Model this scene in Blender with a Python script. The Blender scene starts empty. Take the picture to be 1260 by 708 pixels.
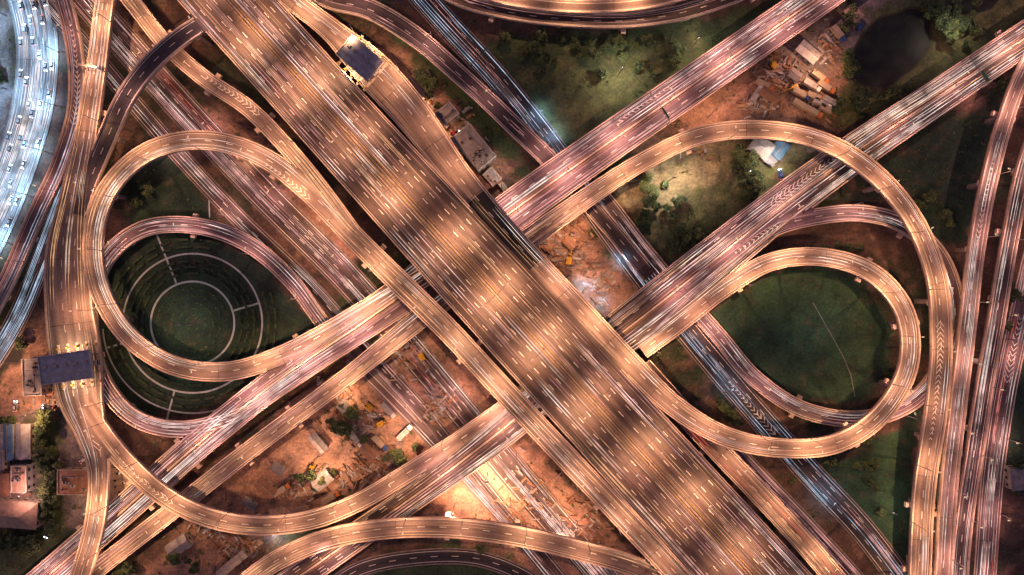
import bpy, math, random
import numpy as np
from mathutils import Vector
random.seed(7); np.random.seed(7)
SC=0.35; H=300.0
scene=bpy.context.scene
def W(px,py,z=0.0):
    k=SC*(H-z)/H
    return ((px-630)*k,(354-py)*k,z)
# ------------------------------------------------------------ materials
MATS={}
def newmat(name):
    m=bpy.data.materials.new(name); m.use_nodes=True
    nt=m.node_tree; b=nt.nodes['Principled BSDF']; MATS[name]=m
    return m,nt,b
def ramp(nt,fac,stops):
    r=nt.nodes.new('ShaderNodeValToRGB'); e=r.color_ramp.elements
    e[0].position=stops[0][0]; e[0].color=(*stops[0][1],1)
    e[1].position=stops[-1][0]; e[1].color=(*stops[-1][1],1)
    for p,c in stops[1:-1]:
        x=e.new(p); x.color=(*c,1)
    nt.links.new(fac,r.inputs[0]); return r.outputs[0]
def noise(nt,vec,scale,detail=4,rough=0.6):
    n=nt.nodes.new('ShaderNodeTexNoise'); n.inputs['Scale'].default_value=scale
    n.inputs['Detail'].default_value=detail; n.inputs['Roughness'].default_value=rough
    if vec is not None: nt.links.new(vec,n.inputs['Vector'])
    return n.outputs['Fac']
def mapping(nt,vec,sc,rot=(0,0,0)):
    m=nt.nodes.new('ShaderNodeMapping'); m.inputs['Scale'].default_value=sc; m.inputs['Rotation'].default_value=rot
    nt.links.new(vec,m.inputs[0]); return m.outputs[0]
def mul(nt,a,b,f=1.0,mode='MULTIPLY'):
    m=nt.nodes.new('ShaderNodeMix'); m.data_type='RGBA'; m.blend_type=mode
    m.inputs[0].default_value=f
    nt.links.new(a,m.inputs[6]); nt.links.new(b,m.inputs[7]); return m.outputs[2]
def plain(name,col,rough=0.7,metal=0.0,var=0.25,scale=0.8):
    m,nt,b=newmat(name)
    g=nt.nodes.new('ShaderNodeNewGeometry').outputs['Position']
    f=noise(nt,g,scale,2)
    lo=tuple(c*(1-var) for c in col); hi=tuple(min(1,c*(1+var)) for c in col)
    nt.links.new(ramp(nt,f,[(0.3,lo),(0.7,hi)]),b.inputs['Base Color'])
    b.inputs['Roughness'].default_value=rough; b.inputs['Metallic'].default_value=metal
    return m
def roadmat(name,lo,hi,stain=0.45,tracks=0.8):
    m,nt,b=newmat(name)
    uv=nt.nodes.new('ShaderNodeUVMap'); uv.uv_map='UVMap'; uv=uv.outputs[0]
    g=nt.nodes.new('ShaderNodeNewGeometry').outputs['Position']
    f1=noise(nt,mapping(nt,uv,(0.6,0.012,1)),1.0,4,0.65)     # longitudinal wear
    c=ramp(nt,f1,[(0.3,lo),(0.7,hi)])
    f2=noise(nt,mapping(nt,uv,(0.12,0.045,1)),1.0,3,0.6)      # repaired patches and stains
    d=1-stain
    c=mul(nt,c,ramp(nt,f2,[(0.35,(d,d,d)),(0.6,(1.05,1.05,1.05))]))
    f3=noise(nt,g,1.6,3,0.75)
    c=mul(nt,c,ramp(nt,f3,[(0.3,(0.75,0.75,0.75)),(0.7,(1.22,1.22,1.22))]))
    w=nt.nodes.new('ShaderNodeTexWave'); w.wave_type='BANDS'; w.bands_direction='X'
    w.inputs['Scale'].default_value=0.085; w.inputs['Distortion'].default_value=1.2; w.inputs['Detail'].default_value=1
    nt.links.new(mapping(nt,uv,(1,0.02,1)),w.inputs['Vector'])
    c=mul(nt,c,ramp(nt,w.outputs['Fac'],[(0.2,(tracks,tracks*.97,tracks*.97)),(0.8,(1.05,1.05,1.05))]))
    br=nt.nodes.new('ShaderNodeTexBrick'); br.inputs['Scale'].default_value=1; br.offset=0
    br.inputs['Brick Width'].default_value=400; br.inputs['Row Height'].default_value=27
    br.inputs['Mortar Size'].default_value=0.16; br.inputs['Mortar Smooth'].default_value=0.2
    br.inputs['Color1'].default_value=(1,1,1,1); br.inputs['Color2'].default_value=(0.86,0.86,0.88,1); br.inputs['Mortar'].default_value=(0.35,0.32,0.3,1)
    mp=nt.nodes.new('ShaderNodeMapping'); mp.inputs['Location'].default_value=(200,5,0); nt.links.new(uv,mp.inputs[0])
    nt.links.new(mp.outputs[0],br.inputs['Vector'])
    c=mul(nt,c,br.outputs['Color'])
    nt.links.new(c,b.inputs['Base Color'])
    b.inputs['Roughness'].default_value=0.6
    return m
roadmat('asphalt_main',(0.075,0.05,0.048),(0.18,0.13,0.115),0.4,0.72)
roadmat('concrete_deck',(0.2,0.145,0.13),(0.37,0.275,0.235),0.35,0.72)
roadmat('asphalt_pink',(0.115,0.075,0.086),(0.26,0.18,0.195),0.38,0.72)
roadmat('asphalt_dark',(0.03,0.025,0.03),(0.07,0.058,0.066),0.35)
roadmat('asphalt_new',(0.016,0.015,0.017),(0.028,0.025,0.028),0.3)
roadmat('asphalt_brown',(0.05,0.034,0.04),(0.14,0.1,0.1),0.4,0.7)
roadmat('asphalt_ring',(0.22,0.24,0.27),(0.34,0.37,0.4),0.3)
plain('concrete',(0.62,0.49,0.4),0.8,0,0.2,0.5)
plain('concrete_grey',(0.25,0.21,0.2),0.8,0,0.3,0.5)
plain('paint_white',(0.8,0.76,0.7),0.6,0,0.2,1.5)
plain('paint_yellow',(0.5,0.33,0.08),0.6,0,0.2,1.5)
plain('steel',(0.3,0.3,0.31),0.45,0.6,0.1)
def emis(name,col,st):
    m,nt,b=newmat(name); b.inputs['Base Color'].default_value=(0.02,0.02,0.02,1)
    b.inputs['Emission Color'].default_value=(*col,1); b.inputs['Emission Strength'].default_value=st
    m.cycles.emission_sampling='NONE'; return m
def emis_trail(name,col,st):
    m,nt,b=newmat(name); b.inputs['Base Color'].default_value=(0.02,0.02,0.02,1)
    b.inputs['Emission Color'].default_value=(*col,1)
    g=nt.nodes.new('ShaderNodeNewGeometry').outputs['Position']
    f=noise(nt,g,0.1,2,0.7)
    mr=nt.nodes.new('ShaderNodeMapRange'); mr.inputs[1].default_value=0.35; mr.inputs[2].default_value=0.7
    mr.inputs[3].default_value=0.3*st; mr.inputs[4].default_value=1.6*st
    nt.links.new(f,mr.inputs[0]); nt.links.new(mr.outputs[0],b.inputs['Emission Strength'])
    m.cycles.emission_sampling='NONE'; return m
emis_trail('trail_white',(1,0.8,0.72),1.3)
emis_trail('trail_warm',(1,0.52,0.26),1.0)
emis_trail('trail_pink',(1,0.46,0.42),0.85)
emis_trail('trail_red',(1,0.16,0.09),0.8)
emis_trail('trail_blue',(0.6,0.76,1),0.9)
emis('lens_warm',(1,0.72,0.42),4); emis('lens_white',(0.75,0.88,1),4)
emis('headlight',(0.9,0.95,1),12); emis('taillight',(1,0.12,0.06),4)
# ------------------------------------------------------------ mesh builder
class MB:
    def __init__(s): s.v=[];s.f=[];s.m=[];s.uv=[];s.mats=[]
    def mi(s,n):
        if n not in s.mats: s.mats.append(n)
        return s.mats.index(n)
    def quad(s,pts,mat,uv=None):
        b=len(s.v); s.v+= [tuple(p) for p in pts]; s.f.append(tuple(range(b,b+len(pts)))); s.m.append(s.mi(mat))
        s.uv+= uv if uv else [(p[0],p[1]) for p in pts]
    def box(s,c,sz,rot,mat,taper=1.0,tx=None):
        cx,cy,cz=c; hx,hy,hz=sz[0]/2,sz[1]/2,sz[2]/2; ca,sa=math.cos(rot),math.sin(rot)
        tx=taper if tx is None else tx
        P=[]
        for z,tX,tY in((-hz,1,1),(hz,tx,taper)):
            for x,y in((-hx*tX,-hy*tY),(hx*tX,-hy*tY),(hx*tX,hy*tY),(-hx*tX,hy*tY)):
                P.append((cx+x*ca-y*sa,cy+x*sa+y*ca,cz+z))
        for q in((3,2,1,0),(4,5,6,7),(0,1,5,4),(1,2,6,5),(2,3,7,6),(3,0,4,7)):
            s.quad([P[i] for i in q],mat)
    def cyl(s,a,b,r0,r1,mat,n=8):
        a=Vector(a);b=Vector(b);d=(b-a).normalized()
        u=d.cross(Vector((0,0,1)) if abs(d.z)<0.9 else Vector((1,0,0))).normalized(); w=d.cross(u)
        A=[a+(u*math.cos(t)+w*math.sin(t))*r0 for t in [i*2*math.pi/n for i in range(n)]]
        B=[b+(u*math.cos(t)+w*math.sin(t))*r1 for t in [i*2*math.pi/n for i in range(n)]]
        for i in range(n):
            j=(i+1)%n; s.quad([A[i],B[i],B[j],A[j]],mat)
        s.quad(B[::-1],mat); s.quad(A,mat)
    def mesh(s,name):
        me=bpy.data.meshes.new(name); me.from_pydata(s.v,[],s.f)
        for n in s.mats: me.materials.append(MATS[n])
        me.polygons.foreach_set('material_index',s.m)
        l=me.uv_layers.new(name='UVMap'); l.data.foreach_set('uv',np.array(s.uv,dtype=np.float32).ravel())
        me.update(); return me
    def obj(s,name,parent=None,loc=None,rot=0):
        o=bpy.data.objects.new(name,s.mesh(name)); scene.collection.objects.link(o)
        if parent: o.parent=parent
        if loc: o.location=loc; o.rotation_euler=(0,0,rot)
        return o
def place(me,name,loc,rot=0,sc=1.0,parent=None):
    o=bpy.data.objects.new(name,me); scene.collection.objects.link(o)
    o.location=loc; o.rotation_euler=(0,0,rot)
    o.scale=(sc,sc,sc) if not isinstance(sc,tuple) else sc
    if parent: o.parent=parent
    return o
def empty(name,loc,rot=0):
    o=bpy.data.objects.new(name,None); scene.collection.objects.link(o); o.location=loc; o.rotation_euler=(0,0,rot); o.empty_display_size=0.1; return o
# ------------------------------------------------------------ roads
def cr(pts,step=2.5):
    P=np.array(pts,float); P=np.vstack([2*P[0]-P[1],P,2*P[-1]-P[-2]])
    out=[]
    for i in range(1,len(P)-2):
        n=max(2,int(np.hypot(*(P[i+1]-P[i])[:2])*SC/step))
        d=[max(1e-3,np.hypot(*(P[j+1]-P[j])[:2]))**0.5 for j in (i-1,i,i+1)]
        t0=0;t1=d[0];t2=t1+d[1];t3=t2+d[2]
        for k in range(n):
            t=t1+(t2-t1)*k/n
            A1=(t1-t)/(t1-t0)*P[i-1]+(t-t0)/(t1-t0)*P[i]
            A2=(t2-t)/(t2-t1)*P[i]+(t-t1)/(t2-t1)*P[i+1]
            A3=(t3-t)/(t3-t2)*P[i+1]+(t-t2)/(t3-t2)*P[i+2]
            B1=(t2-t)/(t2-t0)*A1+(t-t0)/(t2-t0)*A2
            B2=(t3-t)/(t3-t1)*A2+(t-t1)/(t3-t1)*A3
            out.append((t2-t)/(t2-t1)*B1+(t-t1)/(t2-t1)*B2)
    out.append(P[-2]); return np.array(out)
class Road:
    def __init__(s,name,pts,mat,lanes=2,median=False,lamps=None,trails=None,piers=True,conc='concrete',parapet=True,defz=0.3):
        q=cr([(p[0],p[1],(p[2] if len(p)>2 else defz),(p[3] if len(p)>3 else 20)) for p in pts])
        s.name=name;s.mat=mat;s.lanes=lanes;s.median=median;s.lamps=lamps;s.trails=trails;s.piers=piers;s.conc=conc;s.par=parapet
        k=SC*(H-q[:,2])/H
        s.P=np.stack([(q[:,0]-630)*k,(354-q[:,1])*k,q[:,2]],1)
        s.hw=q[:,3]*k/2
        T=np.gradient(s.P[:,:2],axis=0); T/=np.linalg.norm(T,axis=1)[:,None]
        s.T=T; s.N=np.stack([-T[:,1],T[:,0]],1)
        ds=np.linalg.norm(np.diff(s.P,axis=0),axis=1); s.s=np.concatenate([[0],np.cumsum(ds)]); s.L=s.s[-1]
    def at(s,d):
        x=np.interp(d,s.s,s.P[:,0]);y=np.interp(d,s.s,s.P[:,1]);z=np.interp(d,s.s,s.P[:,2])
        nx=np.interp(d,s.s,s.N[:,0]);ny=np.interp(d,s.s,s.N[:,1]);h=np.interp(d,s.s,s.hw)
        l=math.hypot(nx,ny); return x,y,z,nx/l,ny/l,h
    def pt(s,d,off,dz=0):
        x,y,z,nx,ny,h=s.at(d); return (x+nx*off,y+ny*off,z+dz)
    def near(s,px,py):
        best=1e9;r=0
        for i in range(len(s.P)):
            k=SC*(H-s.P[i,2])/H
            d=math.hypot((px-630)*k-s.P[i,0],(354-py)*k-s.P[i,1])
            if d<best: best=d;r=s.s[i]
        return r
    def ang(s,d):
        x,y,z,nx,ny,h=s.at(d); return math.atan2(-nx,ny)
ROADS=[]
def road(*a,**k):
    r=Road(*a,**k); ROADS.append(r); return r
OR=(1,0.48,0.255); PK=(1,0.46,0.37); YE=(1,0.47,0.255); CY=(0.42,0.7,1)
def zs(pts,z,w): return [(x,y,z,w) for x,y in pts]
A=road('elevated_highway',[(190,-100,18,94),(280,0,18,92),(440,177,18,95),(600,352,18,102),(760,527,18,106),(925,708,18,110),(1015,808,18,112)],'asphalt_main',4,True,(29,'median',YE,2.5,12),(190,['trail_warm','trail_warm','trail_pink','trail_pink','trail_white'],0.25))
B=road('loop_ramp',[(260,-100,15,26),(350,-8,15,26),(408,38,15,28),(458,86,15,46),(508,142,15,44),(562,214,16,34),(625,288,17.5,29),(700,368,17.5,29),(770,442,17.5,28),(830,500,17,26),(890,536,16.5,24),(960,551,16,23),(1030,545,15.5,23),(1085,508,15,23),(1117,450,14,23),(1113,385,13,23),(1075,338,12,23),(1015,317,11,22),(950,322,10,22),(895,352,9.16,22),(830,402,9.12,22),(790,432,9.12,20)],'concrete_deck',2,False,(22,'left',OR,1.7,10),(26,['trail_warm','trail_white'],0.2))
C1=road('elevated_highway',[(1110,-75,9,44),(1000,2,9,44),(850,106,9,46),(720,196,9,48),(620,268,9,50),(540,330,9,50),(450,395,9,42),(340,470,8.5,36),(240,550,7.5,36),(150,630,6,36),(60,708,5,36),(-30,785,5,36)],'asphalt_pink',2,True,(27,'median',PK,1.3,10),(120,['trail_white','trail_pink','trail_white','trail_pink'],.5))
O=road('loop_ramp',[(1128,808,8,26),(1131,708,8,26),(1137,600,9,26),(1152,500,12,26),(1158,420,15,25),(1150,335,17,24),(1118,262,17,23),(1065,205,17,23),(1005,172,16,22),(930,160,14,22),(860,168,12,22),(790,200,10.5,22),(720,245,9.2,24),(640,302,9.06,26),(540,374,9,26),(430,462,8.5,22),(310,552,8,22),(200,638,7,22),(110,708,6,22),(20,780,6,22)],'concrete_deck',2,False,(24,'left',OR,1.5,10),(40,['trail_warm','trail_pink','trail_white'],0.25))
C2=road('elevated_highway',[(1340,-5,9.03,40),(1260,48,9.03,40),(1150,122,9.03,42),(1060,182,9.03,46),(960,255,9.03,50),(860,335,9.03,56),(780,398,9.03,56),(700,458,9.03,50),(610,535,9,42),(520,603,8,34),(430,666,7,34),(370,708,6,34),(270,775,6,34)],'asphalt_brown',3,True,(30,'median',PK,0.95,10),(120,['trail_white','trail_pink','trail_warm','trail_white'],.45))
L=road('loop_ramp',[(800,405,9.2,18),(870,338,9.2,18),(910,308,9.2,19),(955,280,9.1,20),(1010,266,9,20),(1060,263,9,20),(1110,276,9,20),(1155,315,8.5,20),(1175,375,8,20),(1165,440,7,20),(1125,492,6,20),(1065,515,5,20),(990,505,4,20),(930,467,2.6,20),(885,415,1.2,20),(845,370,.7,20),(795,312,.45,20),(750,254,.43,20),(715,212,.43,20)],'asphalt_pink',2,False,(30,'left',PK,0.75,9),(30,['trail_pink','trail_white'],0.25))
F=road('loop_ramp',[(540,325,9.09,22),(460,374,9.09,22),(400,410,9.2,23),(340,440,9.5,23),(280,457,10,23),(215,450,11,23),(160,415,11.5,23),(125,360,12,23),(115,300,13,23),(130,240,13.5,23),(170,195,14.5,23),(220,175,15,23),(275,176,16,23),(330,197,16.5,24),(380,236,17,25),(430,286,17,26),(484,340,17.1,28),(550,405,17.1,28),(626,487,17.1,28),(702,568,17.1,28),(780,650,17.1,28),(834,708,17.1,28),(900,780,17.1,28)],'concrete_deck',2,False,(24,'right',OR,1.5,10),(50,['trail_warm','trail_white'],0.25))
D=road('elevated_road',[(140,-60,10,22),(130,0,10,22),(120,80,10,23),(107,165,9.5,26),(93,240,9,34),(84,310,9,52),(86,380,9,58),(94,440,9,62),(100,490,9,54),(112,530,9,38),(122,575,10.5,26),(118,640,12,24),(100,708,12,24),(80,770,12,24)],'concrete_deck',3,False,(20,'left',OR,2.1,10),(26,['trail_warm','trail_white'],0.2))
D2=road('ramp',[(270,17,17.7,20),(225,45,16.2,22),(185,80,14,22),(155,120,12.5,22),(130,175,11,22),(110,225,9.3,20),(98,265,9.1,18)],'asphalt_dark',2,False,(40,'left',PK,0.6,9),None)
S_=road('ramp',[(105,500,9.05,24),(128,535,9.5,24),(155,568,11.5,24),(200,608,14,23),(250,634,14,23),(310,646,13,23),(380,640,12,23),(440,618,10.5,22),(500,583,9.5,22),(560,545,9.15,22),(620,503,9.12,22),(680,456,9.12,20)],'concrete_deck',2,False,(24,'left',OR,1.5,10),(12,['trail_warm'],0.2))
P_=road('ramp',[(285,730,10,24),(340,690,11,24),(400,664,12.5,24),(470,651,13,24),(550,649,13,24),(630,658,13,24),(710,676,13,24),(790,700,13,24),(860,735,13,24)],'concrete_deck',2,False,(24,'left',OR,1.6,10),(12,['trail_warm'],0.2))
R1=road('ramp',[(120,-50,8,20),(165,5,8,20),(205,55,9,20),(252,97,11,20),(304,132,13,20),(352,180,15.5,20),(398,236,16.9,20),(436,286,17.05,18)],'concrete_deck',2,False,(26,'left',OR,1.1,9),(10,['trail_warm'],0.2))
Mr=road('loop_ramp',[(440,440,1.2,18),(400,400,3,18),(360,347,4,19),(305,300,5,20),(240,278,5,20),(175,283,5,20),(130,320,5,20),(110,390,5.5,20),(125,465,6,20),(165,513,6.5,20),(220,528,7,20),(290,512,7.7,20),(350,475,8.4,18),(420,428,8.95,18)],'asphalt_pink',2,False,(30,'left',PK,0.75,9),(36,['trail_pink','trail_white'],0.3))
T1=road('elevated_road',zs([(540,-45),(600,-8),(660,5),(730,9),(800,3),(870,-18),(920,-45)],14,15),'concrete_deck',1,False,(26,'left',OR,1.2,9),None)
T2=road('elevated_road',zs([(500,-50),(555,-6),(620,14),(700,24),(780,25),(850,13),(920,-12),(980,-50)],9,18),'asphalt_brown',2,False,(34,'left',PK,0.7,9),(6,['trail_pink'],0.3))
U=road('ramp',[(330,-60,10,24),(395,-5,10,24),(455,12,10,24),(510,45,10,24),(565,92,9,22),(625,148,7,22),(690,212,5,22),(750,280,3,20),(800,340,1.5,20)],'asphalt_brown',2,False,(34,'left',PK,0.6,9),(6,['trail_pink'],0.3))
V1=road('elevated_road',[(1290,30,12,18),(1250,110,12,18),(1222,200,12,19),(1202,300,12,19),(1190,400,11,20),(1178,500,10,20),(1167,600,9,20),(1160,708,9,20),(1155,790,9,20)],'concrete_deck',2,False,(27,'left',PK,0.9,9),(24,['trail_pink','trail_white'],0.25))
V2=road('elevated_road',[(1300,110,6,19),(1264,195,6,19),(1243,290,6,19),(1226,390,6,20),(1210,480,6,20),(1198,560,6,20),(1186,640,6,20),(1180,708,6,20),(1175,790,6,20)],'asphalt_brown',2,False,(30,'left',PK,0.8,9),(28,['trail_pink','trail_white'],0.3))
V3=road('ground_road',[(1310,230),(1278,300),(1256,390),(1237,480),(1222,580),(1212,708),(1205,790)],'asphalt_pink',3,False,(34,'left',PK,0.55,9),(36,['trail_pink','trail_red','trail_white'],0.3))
V3.hw[:]=13*SC
def gr(pts,mat,z,w,lanes,lamps,trails,name='ground_road',med=False):
    return road(name,zs(pts,z,w),mat,lanes,med,lamps,trails,piers=False,conc='concrete_grey',parapet=False)
G1a=gr([(20,-100),(80,-30),(150,50),(240,150),(330,245),(420,335),(500,425),(580,520),(660,615),(740,708),(800,775)],'asphalt_brown',.2,36,4,(38,'left',PK,0.65,9),(90,['trail_pink','trail_pink','trail_white','trail_red'],0.3))
G1b=gr([(-20,-90),(55,0),(118,72),(200,168),(290,265),(380,352),(455,437),(525,515),(598,605),(684,708),(750,790)],'asphalt_brown',.24,20,2,(38,'right',PK,0.65,9),(34,['trail_pink','trail_white'],0.25))
G3a=gr([(470,-60),(545,25),(612,98),(685,190),(742,272),(800,350),(860,425),(925,502),(990,575),(1060,650),(1105,708),(1160,780)],'asphalt_dark',.28,30,4,(60,'right',CY,0.3,9),(50,['trail_blue','trail_pink','trail_blue','trail_pink'],0.3))
B2=road('elevated_road',zs([(790,452),(865,535),(927,600),(987,665),(1027,712),(1085,780)],12,26),'concrete_deck',2,False,(26,'left',OR,1.5,10),(22,['trail_warm','trail_red'],0.3))
G4=gr([(880,530),(950,602),(1010,665),(1060,720),(1110,780)],'asphalt_pink',.32,20,2,(34,'right',OR,0.8,9),(18,['trail_pink'],0.3))
G5=gr([(430,440),(490,500),(556,570),(632,655),(690,725)],'asphalt_pink',.36,13,1,None,(6,['trail_white'],0.4))
Q=gr([(380,745),(440,702),(520,686),(590,688),(650,712),(690,745)],'asphalt_dark',.40,18,2,None,None)
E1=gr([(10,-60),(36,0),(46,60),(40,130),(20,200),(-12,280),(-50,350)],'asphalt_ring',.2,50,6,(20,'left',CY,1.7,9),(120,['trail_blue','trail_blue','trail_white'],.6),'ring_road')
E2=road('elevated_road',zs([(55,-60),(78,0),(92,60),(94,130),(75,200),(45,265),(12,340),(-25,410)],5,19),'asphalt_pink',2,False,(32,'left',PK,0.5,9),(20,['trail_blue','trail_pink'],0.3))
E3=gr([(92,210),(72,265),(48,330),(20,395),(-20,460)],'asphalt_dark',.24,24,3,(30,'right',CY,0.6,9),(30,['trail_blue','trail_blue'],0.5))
def inside(x,y,z,skip,tol=1.2,margin=0.4):
    for r in ROADS:
        if r is skip: continue
        dz=np.abs(r.P[:,2]-z)<tol
        if not dz.any(): continue
        d=np.hypot(r.P[:,0]-x,r.P[:,1]-y)
        if ((d<r.hw-margin)&dz).any(): return True
    return False
def below(x,y,z,skip):
    for r in ROADS:
        if r is skip: continue
        d=np.hypot(r.P[:,0]-x,r.P[:,1]-y)
        if ((d<r.hw+1.2)&(r.P[:,2]<z-1.3)).any(): return True
    return False
def above(x,y,z,hh,skip,m=2.0):
    for r in ROADS:
        if r is skip: continue
        d=np.hypot(r.P[:,0]-x,r.P[:,1]-y)
        if ((d<r.hw+m)&(r.P[:,2]>z+3.4)&(r.P[:,2]-2.5<z+hh+1)).any(): return True
        if ((d<r.hw+.6)&(r.P[:,2]>z+1.3)&(r.P[:,2]-2.5<z+hh+1)).any(): return True
    return False
def ribbon(mb,r,o0,o1,dz,mat,mask=None,s0=None,s1=None):
    n=len(r.P)
    for i in range(n-1):
        if mask is not None and not mask[i]: continue
        if s0 is not None and (r.s[i]<s0 or r.s[i+1]>s1): continue
        a0,b0=(o0[i],o1[i]) if not np.isscalar(o0) else (o0,o1)
        a1,b1=(o0[i+1],o1[i+1]) if not np.isscalar(o0) else (o0,o1)
        p,q=r.P[i],r.P[i+1]; N,M=r.N[i],r.N[i+1]
        mb.quad([(p[0]+N[0]*b0,p[1]+N[1]*b0,p[2]+dz),(p[0]+N[0]*a0,p[1]+N[1]*a0,p[2]+dz),
                 (q[0]+M[0]*a1,q[1]+M[1]*a1,q[2]+dz),(q[0]+M[0]*b1,q[1]+M[1]*b1,q[2]+dz)],mat,
                [(b0,r.s[i]),(a0,r.s[i]),(a1,r.s[i+1]),(b1,r.s[i+1])])
def wall(mb,r,oi,oo,h,mask,mat,base=0.0):
    for i in range(len(r.P)-1):
        if not (mask[i] and mask[i+1]): continue
        p,q=r.P[i],r.P[i+1]; N,M=r.N[i],r.N[i+1]
        def X(P,NN,o,z): return (P[0]+NN[0]*o,P[1]+NN[1]*o,P[2]+z)
        a=X(p,N,oi[i],base);b=X(p,N,oo[i],base);c=X(q,M,oo[i+1],base);d=X(q,M,oi[i+1],base)
        a2=X(p,N,oi[i],h);b2=X(p,N,oo[i],h);c2=X(q,M,oo[i+1],h);d2=X(q,M,oi[i+1],h)
        mb.quad([a2,b2,c2,d2],mat); mb.quad([a,a2,d2,d],mat); mb.quad([b,c,c2,b2],mat)
LAMPS=[]
TOLLS=[W(447,78,15),W(93,450,9)]
DARKSPOT=W(622,286,17.5)
def build(r):
    mb=MB(); n=len(r.P); hw=r.hw; el=r.P[:,2].max()>1.5
    th=1.2 if el else 0.5
    ribbon(mb,r,-hw,hw,0,r.mat)
    if el:
        ribbon(mb,r,hw*0.99,-hw*0.99,-th,r.conc)
    for sd in(1,-1):
        for i in range(n-1):
            p,q=r.P[i],r.P[i+1];N,M=r.N[i]*sd,r.N[i+1]*sd;a,b=hw[i],hw[i+1]
            mb.quad([(p[0]+N[0]*a,p[1]+N[1]*a,p[2]),(q[0]+M[0]*b,q[1]+M[1]*b,q[2]),(q[0]+M[0]*b*.985,q[1]+M[1]*b*.985,q[2]-th),(p[0]+N[0]*a*.985,p[1]+N[1]*a*.985,p[2]-th)],'concrete_grey')
    free={}
    for sd in(1,-1):
        free[sd]=np.array([not inside(r.P[i,0]+r.N[i,0]*hw[i]*sd,r.P[i,1]+r.N[i,1]*hw[i]*sd,r.P[i,2],r) for i in range(n)])
        if el:
            wall(mb,r,(hw-0.32)*sd,(hw+0.1)*sd,1.0,free[sd],r.conc,-0.3)
        else:
            wall(mb,r,(hw-0.1)*sd,(hw+0.35)*sd,0.14,free[sd],r.conc,-0.3)
        m=free[sd]
        ribbon(mb,r,(hw-1.02 if sd>0 else -(hw-0.8)),(hw-0.8 if sd>0 else -(hw-1.02)),0.02,'paint_white',m)
    if r.median:
        wall(mb,r,np.full(n,-0.34),np.full(n,0.34),0.85,np.ones(n,bool),'concrete_grey' if r is A else r.conc,-0.2)
        ribbon(mb,r,0.95,1.1,0.02,'paint_yellow'); ribbon(mb,r,-1.1,-0.95,0.02,'paint_yellow')
    d=4.0
    while d<r.L-6:
        h=r.at(d)[5]; nl=r.lanes
        if r.median: fr=[1.0+(h-1.9)*k/nl for k in range(1,nl)]; fr=fr+[-f for f in fr]
        else: fr=[-(h-0.9)+2*(h-0.9)*k/nl for k in range(1,nl)]
        for f in fr:
            if inside(*r.pt(d+1.2,f),r,0.3,0.2) and r not in (A,C1,C2): continue
            P0=[r.pt(d,f+.12,0.02),r.pt(d,f-.12,0.02),r.pt(d+3,f-.12,0.02),r.pt(d+3,f+.12,0.02)]
            mb.quad(P0,'paint_white')
        d+=9
    if r.piers and el:
        d=8.0+random.random()*8
        while d<r.L-4:
            x,y,z,nx,ny,h=r.at(d); ang=math.atan2(ny,nx)
            if z>3.5 and not inside(x,y,z,r):
                wide=h*2+ (3.5 if random.random()<0.35 and h<7 else -0.6)
                cols=[0] if h<9 else [-h*0.55,h*0.55]
                ok=not below(x,y,z,r)
                if ok or random.random()<0.15:
                    mb.box((x,y,z-1.2-0.75),(wide,2.0,1.5),ang,'concrete')
                for c in cols:
                    cx,cy=x+nx*c,y+ny*c
                    if not below(cx,cy,z,r):
                        mb.box((cx,cy,(z-2.7)/2),(2.0,1.8,z-2.7),ang,'concrete_grey')
            d+=26+random.random()*4
    mb.obj(r.name)
    if r.lamps:
        sp,side,col,pw,hh=r.lamps; d=6+random.random()*6
        while d<r.L-3:
            x,y,z,nx,ny,h=r.at(d)
            sd=1 if side=='left' else -1
            near_toll=any(math.hypot(x-t[0],y-t[1])<10 for t in TOLLS) and r is not A
            if r is B and math.hypot(x-DARKSPOT[0],y-DARKSPOT[1])<17: near_toll=True
            o=0 if side=='median' else (h-0.15)*sd
            vis=abs(x)<240 and abs(y)<142
            if vis and not near_toll and not above(x+nx*o,y+ny*o,z,hh,r,3.0):
                if side=='median': LAMPS.append((x,y,z+0.85,math.atan2(ny,nx),2,hh,col,pw,6.4 if r is A else 2.6))
                elif not inside(x+nx*o,y+ny*o,z,r): LAMPS.append((x+nx*o,y+ny*o,z+(0.95 if el else 0.1),math.atan2(-ny*sd,-nx*sd),1,hh,col,pw,2.6))
            d+=sp*random.uniform(0.92,1.08)
for r in ROADS: build(r)
def trails(r):
    cnt,pal,st=r.trails; mb=MB()
    for k in range(cnt):
        nl=r.lanes; ln=random.randrange(nl); u=(ln+0.5)/nl
        if r.median:
            base=lambda hh,u=u: 1.0+(hh-1.9)*u
            sgn=random.choice((-1,1))
        else:
            base=lambda hh,u=u: -(hh-0.9)+2*(hh-0.9)*u
            sgn=1
        jit=random.gauss(0,0.5); l=random.uniform(12,70)*random.choice((0.5,1,1.6)); s0=random.uniform(-20,r.L*(0.72 if r is C2 else 1)-10); s1=min(r.L-1,s0+l); s0=max(0,s0)
        if s1-s0<6: continue
        mat=random.choice(pal); ww=random.uniform(0.03,0.1)*(0.75+0.8*st); dz=random.uniform(0.55,0.9)
        pair=(-0.62,0.62) if random.random()<0.6 else (0,)
        nn=max(3,int((s1-s0)/3))
        for pr in pair:
            prev=None
            for i in range(nn+1):
                d=s0+(s1-s0)*i/nn; hh=r.at(d)[5]; o=sgn*base(hh)+jit+pr
                w=ww*min(1,4*min(i,nn-i)/nn)+0.01
                cur=(r.pt(d,o+w,dz),r.pt(d,o-w,dz))
                if prev: mb.quad([prev[0],prev[1],cur[1],cur[0]],mat)
                prev=cur
    mb.obj('light_trails')
for r in ROADS:
    if r.trails: trails(r)
cm=MB()
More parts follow.
